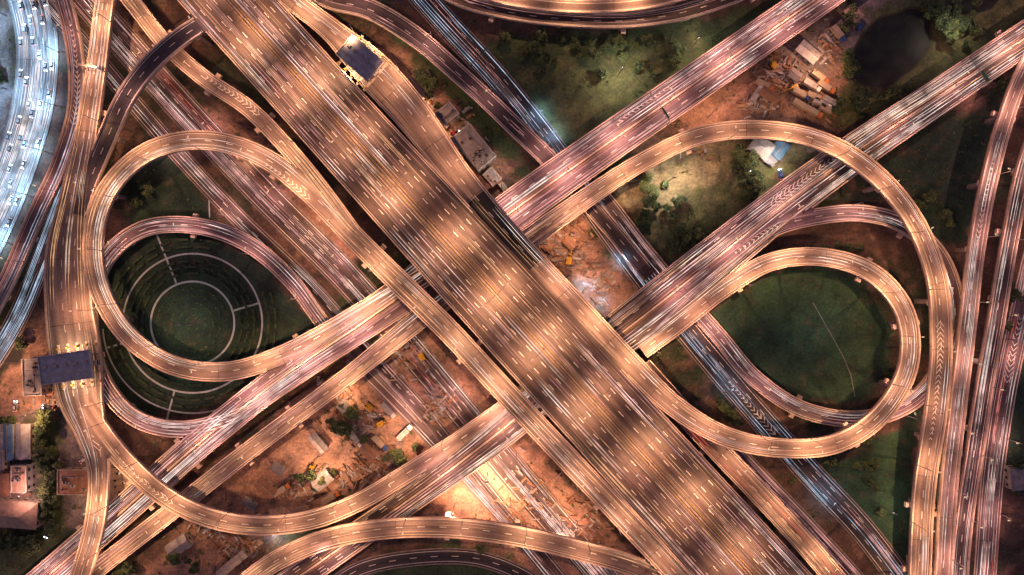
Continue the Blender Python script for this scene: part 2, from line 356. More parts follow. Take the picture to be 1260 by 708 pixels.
def chev(r,p0,p1,off=0,w=3.0,step=3.6,flip=1):
    s0=r.near(*p0);s1=r.near(*p1)
    if s0>s1: s0,s1=s1,s0
    d=s0
    while d<s1:
        t=(d-s0)/(s1-s0+.01); ww=w*(0.35+0.65*t)
        for sd in(1,-1):
            a=r.pt(d+flip*ww*0.7,off,0.045);b=r.pt(d,off+sd*ww/2,0.045);c=r.pt(d+0.45*flip,off+sd*ww/2,0.045);e=r.pt(d+flip*(ww*0.7+0.45),off,0.045)
            q=[a,b,c,e] if sd*flip<0 else [e,c,b,a]
            cm.quad(q,'paint_white')
        d+=step*0.6
chev(O,(1158,400),(1142,540),0.3,3.2); chev(C2,(1050,190),(960,255),-3,4.2); chev(D,(105,500),(118,555),1.5,4.5)
chev(E2,(88,30),(90,150),0,3); chev(R1,(250,95),(320,142),1,3.2); chev(V3,(1245,390),(1235,460),0,4); chev(F,(330,197),(385,240),-2,2.5)
chev(L,(905,312),(960,282),0,2.5); chev(V1,(1222,200),(1205,290),0,2.2);chev(S_,(150,560),(215,615),-1,2);chev(G3a,(900,470),(950,530),0,3);chev(C1,(770,160),(830,120),-5,2)
cm.obj('road_marking')
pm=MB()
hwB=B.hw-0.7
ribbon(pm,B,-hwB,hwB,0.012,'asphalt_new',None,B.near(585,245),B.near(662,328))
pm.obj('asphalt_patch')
# ------------------------------------------------------------ street lamps
def lampmesh(nh,hh,white,arm):
    mb=MB(); mb.box((0,0,0.15),(0.5,0.5,0.3),0,'steel')
    mb.cyl((0,0,0.3),(0,0,hh),0.14,0.08,'steel',8)
    for sd in ((1,) if nh==1 else (1,-1)):
        mb.cyl((0,0,hh-0.1),(arm*.42*sd,0,hh+0.35),0.06,0.05,'steel',6)
        mb.cyl((arm*.42*sd,0,hh+0.35),((arm-.4)*sd,0,hh+0.4),0.05,0.05,'steel',6)
        mb.box((arm*sd,0,hh+0.44),(0.95,0.34,0.14),0,'steel',0.7)
        mb.box((arm*sd,0,hh+0.33),(0.98,0.4,0.07),0,'lens_white' if white else 'lens_warm')
    return mb.mesh('street_lamp')
LM={};LD={}
BASE=9000
for x,y,z,a,nh,hh,col,pw,arm in LAMPS:
    white=col is CY
    key=(nh,hh,white,arm)
    if key not in LM: LM[key]=lampmesh(nh,hh,white,arm)
    o=place(LM[key],'street_lamp',(x,y,z),a)
    for sd in ((1,) if nh==1 else (1,-1)):
        vr=random.choice((0.75,1,1.3)) # lamps age unevenly
        lk=(col,pw,vr)
        if lk not in LD:
            ld=bpy.data.lights.new('lamp_light','SPOT'); ld.energy=BASE*pw*vr; ld.color=(col[0],col[1]*(1.04 if vr>1 else 1),col[2]); ld.spot_size=math.radians(124 if arm>3 else 132); ld.spot_blend=1.0; ld.shadow_soft_size=0.25; LD[lk]=ld
        l=bpy.data.objects.new('lamp_light',LD[lk]); scene.collection.objects.link(l); l.parent=o; l.location=(arm*sd,0,hh+0.02)
print('LAMPS',len(LAMPS))
# ------------------------------------------------------------ ground
def vnoise(X,Y,sc,seed):
    rs=np.random.RandomState(seed); G=rs.rand(256,256)
    x=X/sc+1000;y=Y/sc+1000;xi=np.floor(x).astype(int);yi=np.floor(y).astype(int);fx=x-xi;fy=y-yi
    fx=fx*fx*(3-2*fx);fy=fy*fy*(3-2*fy)
    a=G[xi%256,yi%256];b=G[(xi+1)%256,yi%256];c=G[xi%256,(yi+1)%256];d=G[(xi+1)%256,(yi+1)%256]
    return (a*(1-fx)+b*fx)*(1-fy)+(c*(1-fx)+d*fx)*fy
def fbm(X,Y,sc,seed,o=4):
    t=0;am=1;s=0
    for i in range(o): t=t+am*vnoise(X,Y,sc/2**i,seed+i); s+=am; am*=0.55
    return t/s
def sdf(X,Y,poly):
    P=np.array([W(*p)[:2] for p in poly]); d=np.full(X.shape,1e9); ins=np.zeros(X.shape,bool)
    n=len(P)
    for i in range(n):
        a=P[i];b=P[(i+1)%n];e=b-a;wx=X-a[0];wy=Y-a[1]
        t=np.clip((wx*e[0]+wy*e[1])/(e@e+1e-9),0,1)
        d=np.minimum(d,np.hypot(wx-e[0]*t,wy-e[1]*t))
        c=((a[1]>Y)!=(b[1]>Y))&(X<(b[0]-a[0])*(Y-a[1])/(b[1]-a[1]+1e-12)+a[0]); ins^=c
    return np.where(ins,-d,d)
st=0.9
xs=np.concatenate([[-4000,-1200,-500,-320],np.arange(-250,250,st),[320,500,1200,4000]])
ys=np.concatenate([[-4000,-1200,-500,-230],np.arange(-150,150,st),[230,500,1200,4000]])
X,Y=np.meshgrid(xs,ys)
n1=fbm(X,Y,22,1); n2=fbm(X,Y,5,9)
soil=np.array([0.095,0.06,0.052]); veg=np.array([0.032,0.05,0.03]); dirt=np.array([0.26,0.165,0.13])
t=np.clip((n1-0.45)*5,0,1)[...,None]; col=soil*(1-t)+veg*t
t=np.clip((n2-0.58)*5,0,1)[...,None]*0.6; col=col*(1-t)+dirt*t
GR=(0.045,0.08,0.04);GRL=(0.12,0.145,0.065);DG=(0.02,0.048,0.034);DI=(0.31,0.195,0.155);DIL=(0.44,0.3,0.24);GY=(0.2,0.18,0.19);DK=(0.03,0.03,0.03);GV=(0.028,0.074,0.042)
zones=[
 (DI,[(430,60),(520,60),(640,220),(600,260),(480,130)],3),
 (DI,[(640,280),(700,250),(790,360),(740,400),(660,320)],4),
 (DIL,[(650,290),(690,270),(750,340),(720,370)],4),
 (DI,[(200,620),(340,530),(440,455),(520,400),(620,480),(600,560),(480,610),(420,640),(300,650)],5),
 (DIL,[(330,560),(440,480),(520,540),(470,590),(370,610)],4),
 (DI,[(560,560),(660,540),(800,700),(760,760),(600,760),(520,640)],5),
 (DIL,[(540,590),(640,560),(700,640),(620,680)],5),
 (DI,[(150,720),(240,650),(330,660),(300,730)],5),
 (DI,[(750,160),(870,90),(960,30),(1060,-20),(1100,20),(1050,110),(1000,150),(930,150),(800,190)],5),
 (GY,[(960,60),(1050,0),(1090,-20),(1110,10),(1040,80),(990,110)],4),
 (DI,[(260,120),(360,200),(460,300),(420,330),(300,220),(230,140)],3),
 (DI,[(0,430),(60,380),(90,480),(60,520),(-20,520)],4),
 (DI,[(880,600),(930,600),(1040,740),(960,740)],3),
 (DI,[(1160,120),(1260,20),(1300,60),(1200,160)],6),
 (GR,[(590,70),(610,40),(700,40),(860,25),(940,0),(1010,-30),(960,40),(860,105),(780,145),(705,195),(680,160),(625,105)],4),
 (GRL,[(640,90),(720,70),(830,60),(880,50),(850,95),(770,140),(710,170),(670,130)],9),
 (GRL,[(1060,60),(1070,20),(1140,-20),(1300,-60),(1300,10),(1190,85),(1100,135),(1050,155),(1020,140)],4),
 (DG,[(1080,210),(1190,135),(1240,100),(1215,190),(1190,300),(1150,300),(1120,240)],4),
 (GRL,[(765,240),(830,195),(930,172),(1010,185),(940,235),(860,300),(820,325)],4),
 ((0.3,0.27,0.17),[(765,235),(830,195),(900,185),(900,230),(830,260),(790,270)],8),
 ((0.2,0.19,0.12),[(780,200),(850,178),(990,170),(1000,185),(960,210),(860,200)],3),
 (GV,[(875,385),(930,345),(1000,325),(1060,345),(1100,400),(1095,460),(1060,500),(1000,495),(940,470),(890,420)],3),
 (GV,[(1000,575),(1080,545),(1128,505),(1122,720),(1080,700),(1040,620)],3),
 (DG,[(1235,400),(1300,280),(1300,580),(1235,580)],3),
 (DG,[(130,300),(180,285),(250,285),(330,330),(400,410),(330,450),(260,505),(190,515),(140,490),(120,400)],3),
 (DG,[(140,220),(200,190),(230,200),(260,270),(160,280)],4),
 (GR,[(420,740),(470,695),(560,665),(620,680),(650,740)],4),
 (GR,[(480,40),(540,70),(640,180),(660,230),(600,180)],4),
 (DK,[(-30,430),(20,395),(40,420),(0,470)],3),
 (GY,[(-20,520),(60,500),(140,560),(140,660),(60,680),(-20,640)],5),
 (GR,[(40,520),(75,515),(80,660),(60,690),(-20,700),(-20,650),(50,650)],4),
 (GR,[(-20,660),(100,650),(60,720),(-20,760)],4),
 (GY,[(-60,30),(8,20),(12,180),(-30,230),(-60,230)],3),
]
for c,poly,soft in zones:
    d=sdf(X,Y,poly)+(fbm(X,Y,6,33)-0.5)*soft*3
    m=np.clip(0.5-d/soft,0,1)[...,None]
    col=col*(1-m)+np.array(c)*m
sp=np.clip((fbm(X,Y,3,77)-0.6)*6,0,1)[...,None]*0.4
col=col*(1-sp)+np.array(soil)*sp
sp=np.clip((fbm(X,Y,8,177)-0.55)*5,0,1)[...,None]*0.45
col=col*(1-sp*0.6)
rut=np.abs(np.sin((X*0.7+Y*0.72)*0.35+fbm(X,Y,20,5)*7)); rm=(np.clip((0.12-rut)*8,0,1)*(col[...,0]>0.2))[...,None]*0.35
col=col*(1-rm)
ny_,nx_=X.shape
V=np.stack([X.ravel(),Y.ravel(),np.zeros(X.size)],1)
idx=np.arange(X.size).reshape(ny_,nx_)
Fq=np.stack([idx[:-1,:-1],idx[:-1,1:],idx[1:,1:],idx[1:,:-1]],-1).reshape(-1,4)
me=bpy.data.meshes.new('ground'); me.vertices.add(len(V)); me.vertices.foreach_set('co',V.ravel().astype(np.float32))
me.loops.add(Fq.size); me.loops.foreach_set('vertex_index',Fq.ravel().astype(np.int32))
me.polygons.add(len(Fq)); me.polygons.foreach_set('loop_start',np.arange(0,Fq.size,4,dtype=np.int32)); me.polygons.foreach_set('loop_total',np.full(len(Fq),4,dtype=np.int32))
me.update(calc_edges=True)
ca=me.color_attributes.new('zone','FLOAT_COLOR','POINT'); ca.data.foreach_set('color',np.concatenate([col.reshape(-1,3),np.ones((X.size,1))],1).ravel().astype(np.float32))
m,nt,b=newmat('ground_soil')
at=nt.nodes.new('ShaderNodeAttribute'); at.attribute_name='zone'
g=nt.nodes.new('ShaderNodeNewGeometry').outputs['Position']
fa=noise(nt,g,0.9,5,0.8); fb=noise(nt,g,0.12,3,0.65)
c=mul(nt,at.outputs['Color'],ramp(nt,fa,[(0.25,(0.3,0.3,0.3)),(0.5,(1,1,1)),(0.75,(1.9,1.8,1.7))]))
c=mul(nt,c,ramp(nt,fb,[(0.3,(0.5,0.52,0.58)),(0.7,(1.45,1.38,1.25))]))
nt.links.new(c,b.inputs['Base Color']); b.inputs['Roughness'].default_value=0.95
me.materials.append(m); go=bpy.data.objects.new('ground',me); scene.collection.objects.link(go)
# ponds
m,nt,b=newmat('pond_water'); b.inputs['Roughness'].default_value=0.55; b.inputs['Specular IOR Level'].default_value=0.2
nt.links.new(ramp(nt,noise(nt,nt.nodes.new('ShaderNodeNewGeometry').outputs['Position'],.15),[(.35,(.022,.024,.025)),(.7,(.042,.048,.038))]),b.inputs['Base Color'])
plain('mud',(0.07,0.065,0.035),0.9)
def pond(cx,cy,rx,ry,rot):
    mb=MB(); n=60; ring=[];ring2=[]
    for i in range(n):
        a=i*2*math.pi/n; k=1+0.06*math.sin(2*a+1)+0.04*math.sin(5*a)+0.02*math.sin(9*a+2)
        u,v=rx*k*math.cos(a),ry*k*math.sin(a)
        for R,kk,z in((ring,1,0.06),(ring2,1.07,0.01)):
            R.append(W(cx+kk*(u*math.cos(rot)-v*math.sin(rot)),cy-kk*(u*math.sin(rot)+v*math.cos(rot)),0)[:2]+(z,))
    mb.quad(ring,'pond_water')
    for i in range(n):
        j=(i+1)%n; mb.quad([ring2[i],ring2[j],ring[j],ring[i]],'mud')
    mb.obj('pond')
pond(1096,60,56,38,math.radians(38)); pond(1195,2,32,16,0.1)
# ------------------------------------------------------------ garden
plain('path_paving',(0.46,0.54,0.53),0.8,0,0.2,1)
plain('path_dim',(0.17,0.2,0.17),0.8,0,0.3,1)
plain('hedge_leaf',(0.035,0.07,0.035),0.8,0,0.5,3)
gc=W(237,398)[:2]
gm=MB()
def arcs(mb,r0,r1,a0,a1,z,mat,h=None,cx=gc[0],cy=gc[1]):
    n=max(3,int((a1-a0)*r1/1.2))
    for i in range(n):
        t0=a0+(a1-a0)*i/n;t1=a0+(a1-a0)*(i+1)/n
        q=[(cx+r*math.cos(t),cy+r*math.sin(t),z) for r,t in((r0,t0),(r1,t0),(r1,t1),(r0,t1))]
        mb.quad(q,mat)
        if h:
            lo=[(x,y,0) for x,y,_ in q]
            for k in range(4): mb.quad([lo[k],lo[(k+1)%4],q[(k+1)%4],q[k]],mat)
arcs(gm,17.6,18.4,0,2*math.pi,0.1,'path_paving',1); arcs(gm,29.6,30.35,0,2*math.pi,0.1,'path_paving',1)
arcs(gm,38.4,39.0,math.pi*1.02,math.pi*1.6,0.1,'path_paving',1)
for dg,r0,r1 in((112,18.6,42),(17,18.6,29.5),(255,30.4,43),(196,30.4,38)):
    a=math.radians(dg)
    x0,y0=gc[0]+r0*math.cos(a),gc[1]+r0*math.sin(a);x1,y1=gc[0]+r1*math.cos(a),gc[1]+r1*math.sin(a)
    gm.box(((x0+x1)/2,(y0+y1)/2,0.06),(math.hypot(x1-x0,y1-y0),0.8,0.13),a,'path_paving')
def strip(mb,pts,w,mat,z=0.05):
    for a,b in zip(pts[:-1],pts[1:]):
        a=W(*a);b=W(*b); mb.box(((a[0]+b[0])/2,(a[1]+b[1])/2,z),(math.hypot(b[0]-a[0],b[1]-a[1]),w,0.1),math.atan2(b[1]-a[1],b[0]-a[0]),mat)
strip(gm,[(232,205),(246,232),(257,240),(258,268)],0.5,'path_paving')
gm.obj('garden_path')
fp=MB(); strip(fp,[(1000,372),(1013,395),(1026,418),(1038,440),(1047,462),(1052,488)],0.35,'path_dim'); fp.obj('footpath')
def leafcloud(mb,pts,size,mats,flat=0.6):
    for p in pts:
        s=size*random.uniform(0.5,1.3); u=Vector((random.gauss(0,1),random.gauss(0,1),random.gauss(0,flat))).normalized()
        w=u.cross(Vector((random.gauss(0,.5),random.gauss(0,.5),1))).normalized()
        u*=s;w*=s*0.7;P=Vector(p); mb.quad([P-u-w*.3,P-w,P+u,P+w],random.choice(mats))
plain('leaf_dark',(0.035,0.06,0.026),0.7,0,0.5,0.6); plain('leaf_mid',(0.07,0.115,0.045),0.7,0,0.5,0.6); plain('leaf_light',(0.13,0.17,0.06),0.7,0,0.4,0.6)
plain('bark',(0.09,0.065,0.045),0.9)
hm=MB(); pts=[]
for rr,wd in((21.5,.8),(24.2,.8),(26.8,.8),(33,.9),(36,.9)):
    a=0
    while a<2*math.pi:
        ln=random.uniform(4,7)/rr
        if rr>31 and 0.3<a%(2*math.pi)<1.2: a+=ln; continue
        arcs(hm,rr-wd/2,rr+wd/2,a,a+ln,0.8,'hedge_leaf',1)
        for k in range(int(ln*rr*14)):
            t=a+random.random()*ln; r=rr+random.uniform(-.6,.6)*wd; pts.append((gc[0]+r*math.cos(t),gc[1]+r*math.sin(t),random.uniform(0.5,1.05)))
        a+=ln+2.0/rr
leafcloud(hm,pts,0.22,['leaf_dark','leaf_mid']); hm.obj('hedge')
fb_=MB(); pts=[]
for rr in(3,6,9,12,15):
    for k in range(int(rr*60)):
        if vnoise(np.array(k/9.0),np.array(float(rr)),1.0,5)<0.35: continue
        t=k/(rr*60)*2*math.pi; r=rr+random.gauss(0,.25); pts.append((gc[0]+r*math.cos(t),gc[1]+r*math.sin(t),random.uniform(0.05,0.4)))
leafcloud(fb_,pts,0.25,['leaf_dark','leaf_mid','leaf_light']); fb_.obj('flower_bed')
# ------------------------------------------------------------ trees
def treemesh(seed,R=3.2,h=6.5,lighter=False):
    random.seed(seed); mb=MB(); mb.cyl((0,0,0),(0.1,0.1,h*0.5),0.28,0.16,'bark',8)
    cl=[]
    for i in range(11):
        a=i*2.4+random.random(); r=R*random.uniform(0.25,0.78); z=h*random.uniform(0.5,0.95)
        e=(r*math.cos(a),r*math.sin(a),z); mb.cyl((0.1,0.1,h*random.uniform(.3,.48)),e,0.1,0.03,'bark',5); cl.append((e,R*random.uniform(0.26,0.46)))
    for e,cr_ in cl:
        pts=[]
        for k in range(105):
            v=Vector((random.gauss(0,1),random.gauss(0,1),random.gauss(0,.75))).normalized()*cr_*random.random()**0.35
            pts.append((e[0]+v.x,e[1]+v.y,e[2]+v.z))
        leafcloud(mb,pts,0.32,['leaf_mid','leaf_light'] if (lighter or random.random()<.45) else ['leaf_dark','leaf_mid'])
    return mb.mesh('tree')
TM=[treemesh(i,R=random.uniform(2.6,3.6),h=random.uniform(5,7.5),lighter=(i%3==0)) for i in range(11,17)]
random.seed(21)
def roadclear(x,y,m=2.0,zmax=11):
    for r in ROADS:
        if (np.hypot(r.P[:,0]-x,r.P[:,1]-y)<r.hw+m)[r.P[:,2]<zmax].any(): return False
    return True
def trees(cx,cy,rx,ry,n,smin=0.5,smax=1.1):
    for i in range(n):
        for k in range(6):
            px=cx+random.gauss(0,.5)*rx;py=cy+random.gauss(0,.5)*ry; x,y,_=W(px,py)
            if ((px-1096)/58)**2+((py-60)/52)**2<1: continue
            if roadclear(x,y): place(random.choice(TM),'tree',(x,y,0),random.random()*6.28,random.uniform(smin,smax)); break
for a in [(64,560,12,45,20),(68,625,12,35,14),(25,665,35,12,20),(10,520,14,12,4),(912,200,14,20,16),(925,232,16,18,14),(1050,135,40,18,20),(1160,35,50,30,30),(1120,112,35,16,14),(1046,50,10,40,12),
  (760,60,120,25,20),(820,80,60,30,10),(650,70,50,30,8),(800,245,30,40,12),(850,300,25,20,10),(1100,470,12,25,10),(1235,560,15,40,9),(1245,420,12,60,8),
  (1210,90,30,20,8),(150,240,20,20,7),(420,525,30,30,7),(950,640,30,60,16),(905,500,30,20,10),(1060,600,40,60,6),(500,560,25,20,6),(560,680,40,10,7),(530,110,30,30,9),(190,230,15,20,4),(390,590,20,15,5),(15,400,18,25,6),(135,700,30,10,4),(1000,560,30,10,6),(2,98,8,8,8),(230,680,30,15,5),(780,280,15,12,6),(1150,240,30,40,4),(870,420,20,20,6),(1035,310,30,8,6)]:
    trees(*a)
sh=MB(); pts=[]
gx=np.random.uniform(-235,235,9000); gy=np.random.uniform(-135,135,9000); nn=fbm(gx,gy,14,51)
cnt=0
for x,y,v in zip(gx,gy,nn):
    if v<0.53: continue
    if math.hypot(x-gc[0],y-gc[1])<42: continue
    pp=(630+x/SC,354-y/SC)
    if 880<pp[0]<1095 and 330<pp[1]<500 and random.random()<0.93: continue
    if math.hypot(pp[0]-1096,pp[1]-60)<56: continue
    if not roadclear(x,y,0.8,2): continue
    r=random.uniform(0.4,1.3)
    for k in range(int(12*r)+4): pts.append((x+random.gauss(0,r*.5),y+random.gauss(0,r*.5),abs(random.gauss(0.3,.35*r))))
    cnt+=1
    if cnt>2400: break
leafcloud(sh,pts,0.3,['leaf_dark','leaf_mid','leaf_mid','leaf_light']); sh.obj('shrubs')
# ------------------------------------------------------------ buildings
plain('wall_cream',(0.42,0.36,0.3),0.85); plain('wall_white',(0.5,0.48,0.45),0.8); plain('glass_dark',(0.03,0.035,0.045),0.2,0,0.1); plain('door_brown',(0.12,0.07,0.04),0.6)
def roofmat(name,col):
    m,nt,b=newmat(name); tc=nt.nodes.new('ShaderNodeTexCoord').outputs['Object']
    w=nt.nodes.new('ShaderNodeTexWave'); w.inputs['Scale'].default_value=0.7; w.inputs['Distortion'].default_value=0.3; nt.links.new(tc,w.inputs['Vector'])
    c=ramp(nt,w.outputs['Fac'],[(0.1,tuple(x*.75 for x in col)),(0.9,col)])
    c=mul(nt,c,ramp(nt,noise(nt,tc,0.5,4,.7),[(0.3,(.55,.5,.48)),(0.7,(1.15,1.15,1.15))]))
    nt.links.new(c,b.inputs['Base Color']); b.inputs['Roughness'].default_value=0.65
for nme,c in(('roof_tan',(0.42,0.31,0.24)),('roof_blue',(0.34,0.4,0.5)),('roof_grey',(0.3,0.29,0.32)),('roof_white',(0.48,0.49,0.52)),('roof_rust',(0.3,0.16,0.1)),('roof_bright_blue',(0.12,0.28,0.5))): roofmat(nme,c)
def building(name,px,py,wp,dp,h,rot,kind,wallm,roofm,z0=0):
    x,y,_=W(px,py,0); w=wp*SC;d=dp*SC
    e=empty(name,(x,y,z0),rot)
    mb=MB(); mb.box((0,0,h/2),(w,d,h),0,wallm); mb.obj('walls',e)
    mb=MB()
    o=0.5;X0,Y0=w/2+o,d/2+o;zz=h+0.01
    if kind=='flat':
        mb.box((0,0,h+0.1),(w+0.3,d+0.3,0.2),0,roofm)
        for sx,sy,lx,ly in((0,Y0-.5,w+.4,.25),(0,-Y0+.5,w+.4,.25),(X0-.5,0,.25,d-.1),(-X0+.5,0,.25,d-.1)): mb.box((sx,sy,h+.45),(lx,ly,.5),0,wallm)
        for k in range(max(3,int(w*d/16))):
            ax,ay=random.uniform(-w*.4,w*.4),random.uniform(-d*.4,d*.4); q=random.uniform(.6,1.6)
            mb.box((ax,ay,h+0.6+k*.003),(1.2*q,1.0,0.8),0,random.choice(('steel','wall_white','roof_rust','roof_white'))); mb.box((ax,ay,h+1.05+k*.003),(0.8,0.8,0.1),0,'glass_dark')
        mb.cyl((-w*.4,d*.2,h+.5),(w*.35,d*.22,h+.5),.18,.18,'steel'); mb.cyl((w*.1,-d*.4,h+.55),(w*.12,d*.4,h+.55),.14,.14,'roof_rust')
    else:
        if w>=d: rl=(w/2-(d/2 if kind=='hip' else -o)); R=[(-rl,0),(rl,0)]
        else: rl=(d/2-(w/2 if kind=='hip' else -o)); R=[(0,-rl),(0,rl)]
        rh=min(w,d)*0.26; a,b_=[(r[0],r[1],zz+rh) for r in R]
        c=[(-X0,-Y0,zz),(X0,-Y0,zz),(X0,Y0,zz),(-X0,Y0,zz)]
        if w>=d:
            mb.quad([c[0],c[1],b_,a],roofm);mb.quad([c[2],c[3],a,b_],roofm);mb.quad([c[1],c[2],b_],roofm);mb.quad([c[3],c[0],a],roofm)
        else:
            mb.quad([c[1],c[2],b_,a],roofm);mb.quad([c[3],c[0],a,b_],roofm);mb.quad([c[0],c[1],a],roofm);mb.quad([c[2],c[3],b_],roofm)
        mb.quad(c[::-1],wallm)
        L0=math.dist(a,b_)
        mb.box(((a[0]+b_[0])/2,(a[1]+b_[1])/2,zz+rh+.02),(L0 if w>=d else .3,.3 if w>=d else L0,.12),0,'concrete_grey')
    mb.obj('roof',e)
    mb=MB(); nf=max(1,int(h/3))
    for f in range(nf):
        zc=f*3+1.7
        for k in range(max(1,int(w/3))):
            xx=-w/2+(k+.5)*w/max(1,int(w/3))
            for sy in(1,-1):
                if f==0 and sy<0 and k==0: continue
                mb.box((xx,sy*(d/2+.02),zc),(1.3,.08,1.2),0,'glass_dark'); mb.box((xx,sy*(d/2+.05),zc-.68),(1.5,.16,.1),0,'wall_white')
        for k in range(max(1,int(d/3))):
            yy=-d/2+(k+.5)*d/max(1,int(d/3))
            for sx in(1,-1): mb.box((sx*(w/2+.02),yy,zc),(.08,1.3,1.2),0,'glass_dark')
    mb.obj('windows',e)
    mb=MB(); kk=max(1,int(w/3)); mb.box((-w/2+.5*w/kk,-(d/2+.03),1.05),(1.0,.1,2.1),0,'door_brown'); mb.obj('door',e)
r_=math.radians
building('house',30,628,52,30,6,r_(-4),'hip','wall_cream','roof_tan')
building('house',14,592,18,24,6,r_(2),'gable','wall_cream','roof_rust'); building('house',36,585,18,32,6,0,'flat','wall_white','roof_tan')
building('apartment_building',6,562,22,22,6,0,'flat','wall_cream','roof_white'); building('house',20,541,9,42,5,r_(0),'gable','wall_white','roof_bright_blue'); building('shed',6,541,15,40,5,0,'gable','wall_cream','roof_white'); building('shed',36,541,16,40,4,0,'gable','wall_cream','roof_white')
building('warehouse',98,590,38,30,4,0,'flat','wall_cream','roof_rust'); building('warehouse',155,596,34,46,4,r_(5),'flat','wall_cream','roof_tan')
building('office_building',52,462,22,44,6,r_(2),'flat','wall_white','roof_grey')
building('shed',394,543,24,9,3.5,r_(-50),'gable','wall_white','roof_white'); building('shed',399,588,22,15,3.5,r_(38),'gable','wall_white','roof_white')
building('shed',330,598,24,12,3,r_(-40),'gable','wall_cream','roof_rust'); building('shed',345,575,14,10,3,r_(-40),'gable','wall_cream','roof_grey'); building('shed',310,618,16,8,3,r_(-40),'gable','wall_cream','roof_grey'); building('shed',372,628,16,9,3,r_(15),'gable','wall_cream','roof_tan')
building('house',933,184,24,20,4.5,r_(-35),'hip','wall_white','roof_white'); building('shed',955,186,16,20,3.5,r_(-40),'gable','wall_white','roof_bright_blue'); building('shed',944,198,14,9,3,r_(-35),'gable','wall_white','roof_blue')
building('factory_building',584,186,50,28,8,r_(-50),'flat','wall_white','roof_grey'); building('factory_building',552,145,18,22,7,r_(-50),'flat','wall_white','roof_grey'); building('pump_house',606,220,18,14,5,r_(-50),'flat','wall_cream','roof_grey'); building('shed',515,112,30,10,4,r_(-50),'gable','wall_cream','roof_tan')
building('shed',1040,15,34,13,4,r_(-48),'gable','wall_cream','roof_tan'); building('shed',990,68,26,14,4,r_(-40),'gable','wall_white','roof_white'); building('shed',943,120,22,10,3.5,r_(-35),'gable','wall_cream','roof_rust'); building('shed',975,95,12,9,3,r_(-35),'gable','wall_cream','roof_grey')
building('house',1250,585,30,26,5,r_(5),'hip','wall_cream','roof_grey'); building('shed',1120,690,10,14,3,0,'gable','wall_cream','roof_tan'); building('house',225,668,26,16,4,r_(35),'gable','wall_cream','roof_grey'); building('shed',290,690,40,8,4,r_(40),'gable','wall_cream','roof_grey')
building('shed',455,555,18,10,3,r_(-45),'gable','wall_cream','roof_rust'); building('shed',425,500,12,10,3,r_(-45),'gable','wall_cream','roof_white'); building('shed',700,300,14,8,3,r_(-45),'gable','wall_cream','roof_rust')
def toll(px,py,z,rot,wp,dp,roofm):
    x,y,_=W(px,py,z); w=wp*SC;d=dp*SC; e=empty('toll_plaza',(x,y,z),rot)
    mb=MB(); mb.box((0,0,6.2),(w,d,0.7),0,roofm)
    mb.box((0,d/2+.15,6.3),(w+.6,.3,1.3),0,'wall_white');mb.box((0,-d/2-.15,6.3),(w+.6,.3,1.3),0,'wall_white');mb.box((w/2+.16,0,6.3),(.3,d-.1,1.3),0,'wall_white');mb.box((-w/2-.16,0,6.3),(.3,d-.1,1.3),0,'wall_white')
    for k in range(5): mb.box((-w*.4+k*w*.2,d*.1,6.75+.003*k),(1.6,1.1,.4),0,'steel')
    mb.box((0,-d*.22,6.57),(w*.9,.5,.06),0,'steel')
    mb.obj('canopy_roof',e)
    mb=MB(); n=max(3,int(w/4))
    for k in range(n+1):
        xx=-w/2+.6+k*(w-1.2)/n
        mb.box((xx,0,.1),(1.1,d*1.7,.2),0,'concrete'); mb.box((xx,0,1.5),(1.0,2.4,2.6),0,'wall_white'); mb.box((xx,0,1.8),(1.06,2.0,.9),0,'glass_dark')
        mb.cyl((xx,d*.33,.2),(xx,d*.33,5.9),.2,.2,'steel'); mb.cyl((xx,-d*.33,.2),(xx,-d*.33,5.9),.2,.2,'steel')
        mb.box((xx,-d*.7,.8),(.8,.8,1.2),0,'paint_yellow');mb.box((xx,d*.7,.8),(.8,.8,1.2),0,'paint_yellow')
    mb.obj('toll_booths',e)
    for sy in(-1,1):
        ld=bpy.data.lights.new('canopy_light','SPOT'); ld.energy=7000; ld.color=(1,.62,.36); ld.spot_size=r_(140); ld.spot_blend=.9; ld.shadow_soft_size=.5
        l=bpy.data.objects.new('canopy_light',ld); scene.collection.objects.link(l); l.parent=e; l.location=(0,sy*(d/2+1.2),6.6)
        l.rotation_euler=(sy*r_(25),0,0)
toll(447,78,15,r_(-41),46,28,'roof_blue'); toll(93,450,9,r_(8),60,32,'roof_blue')
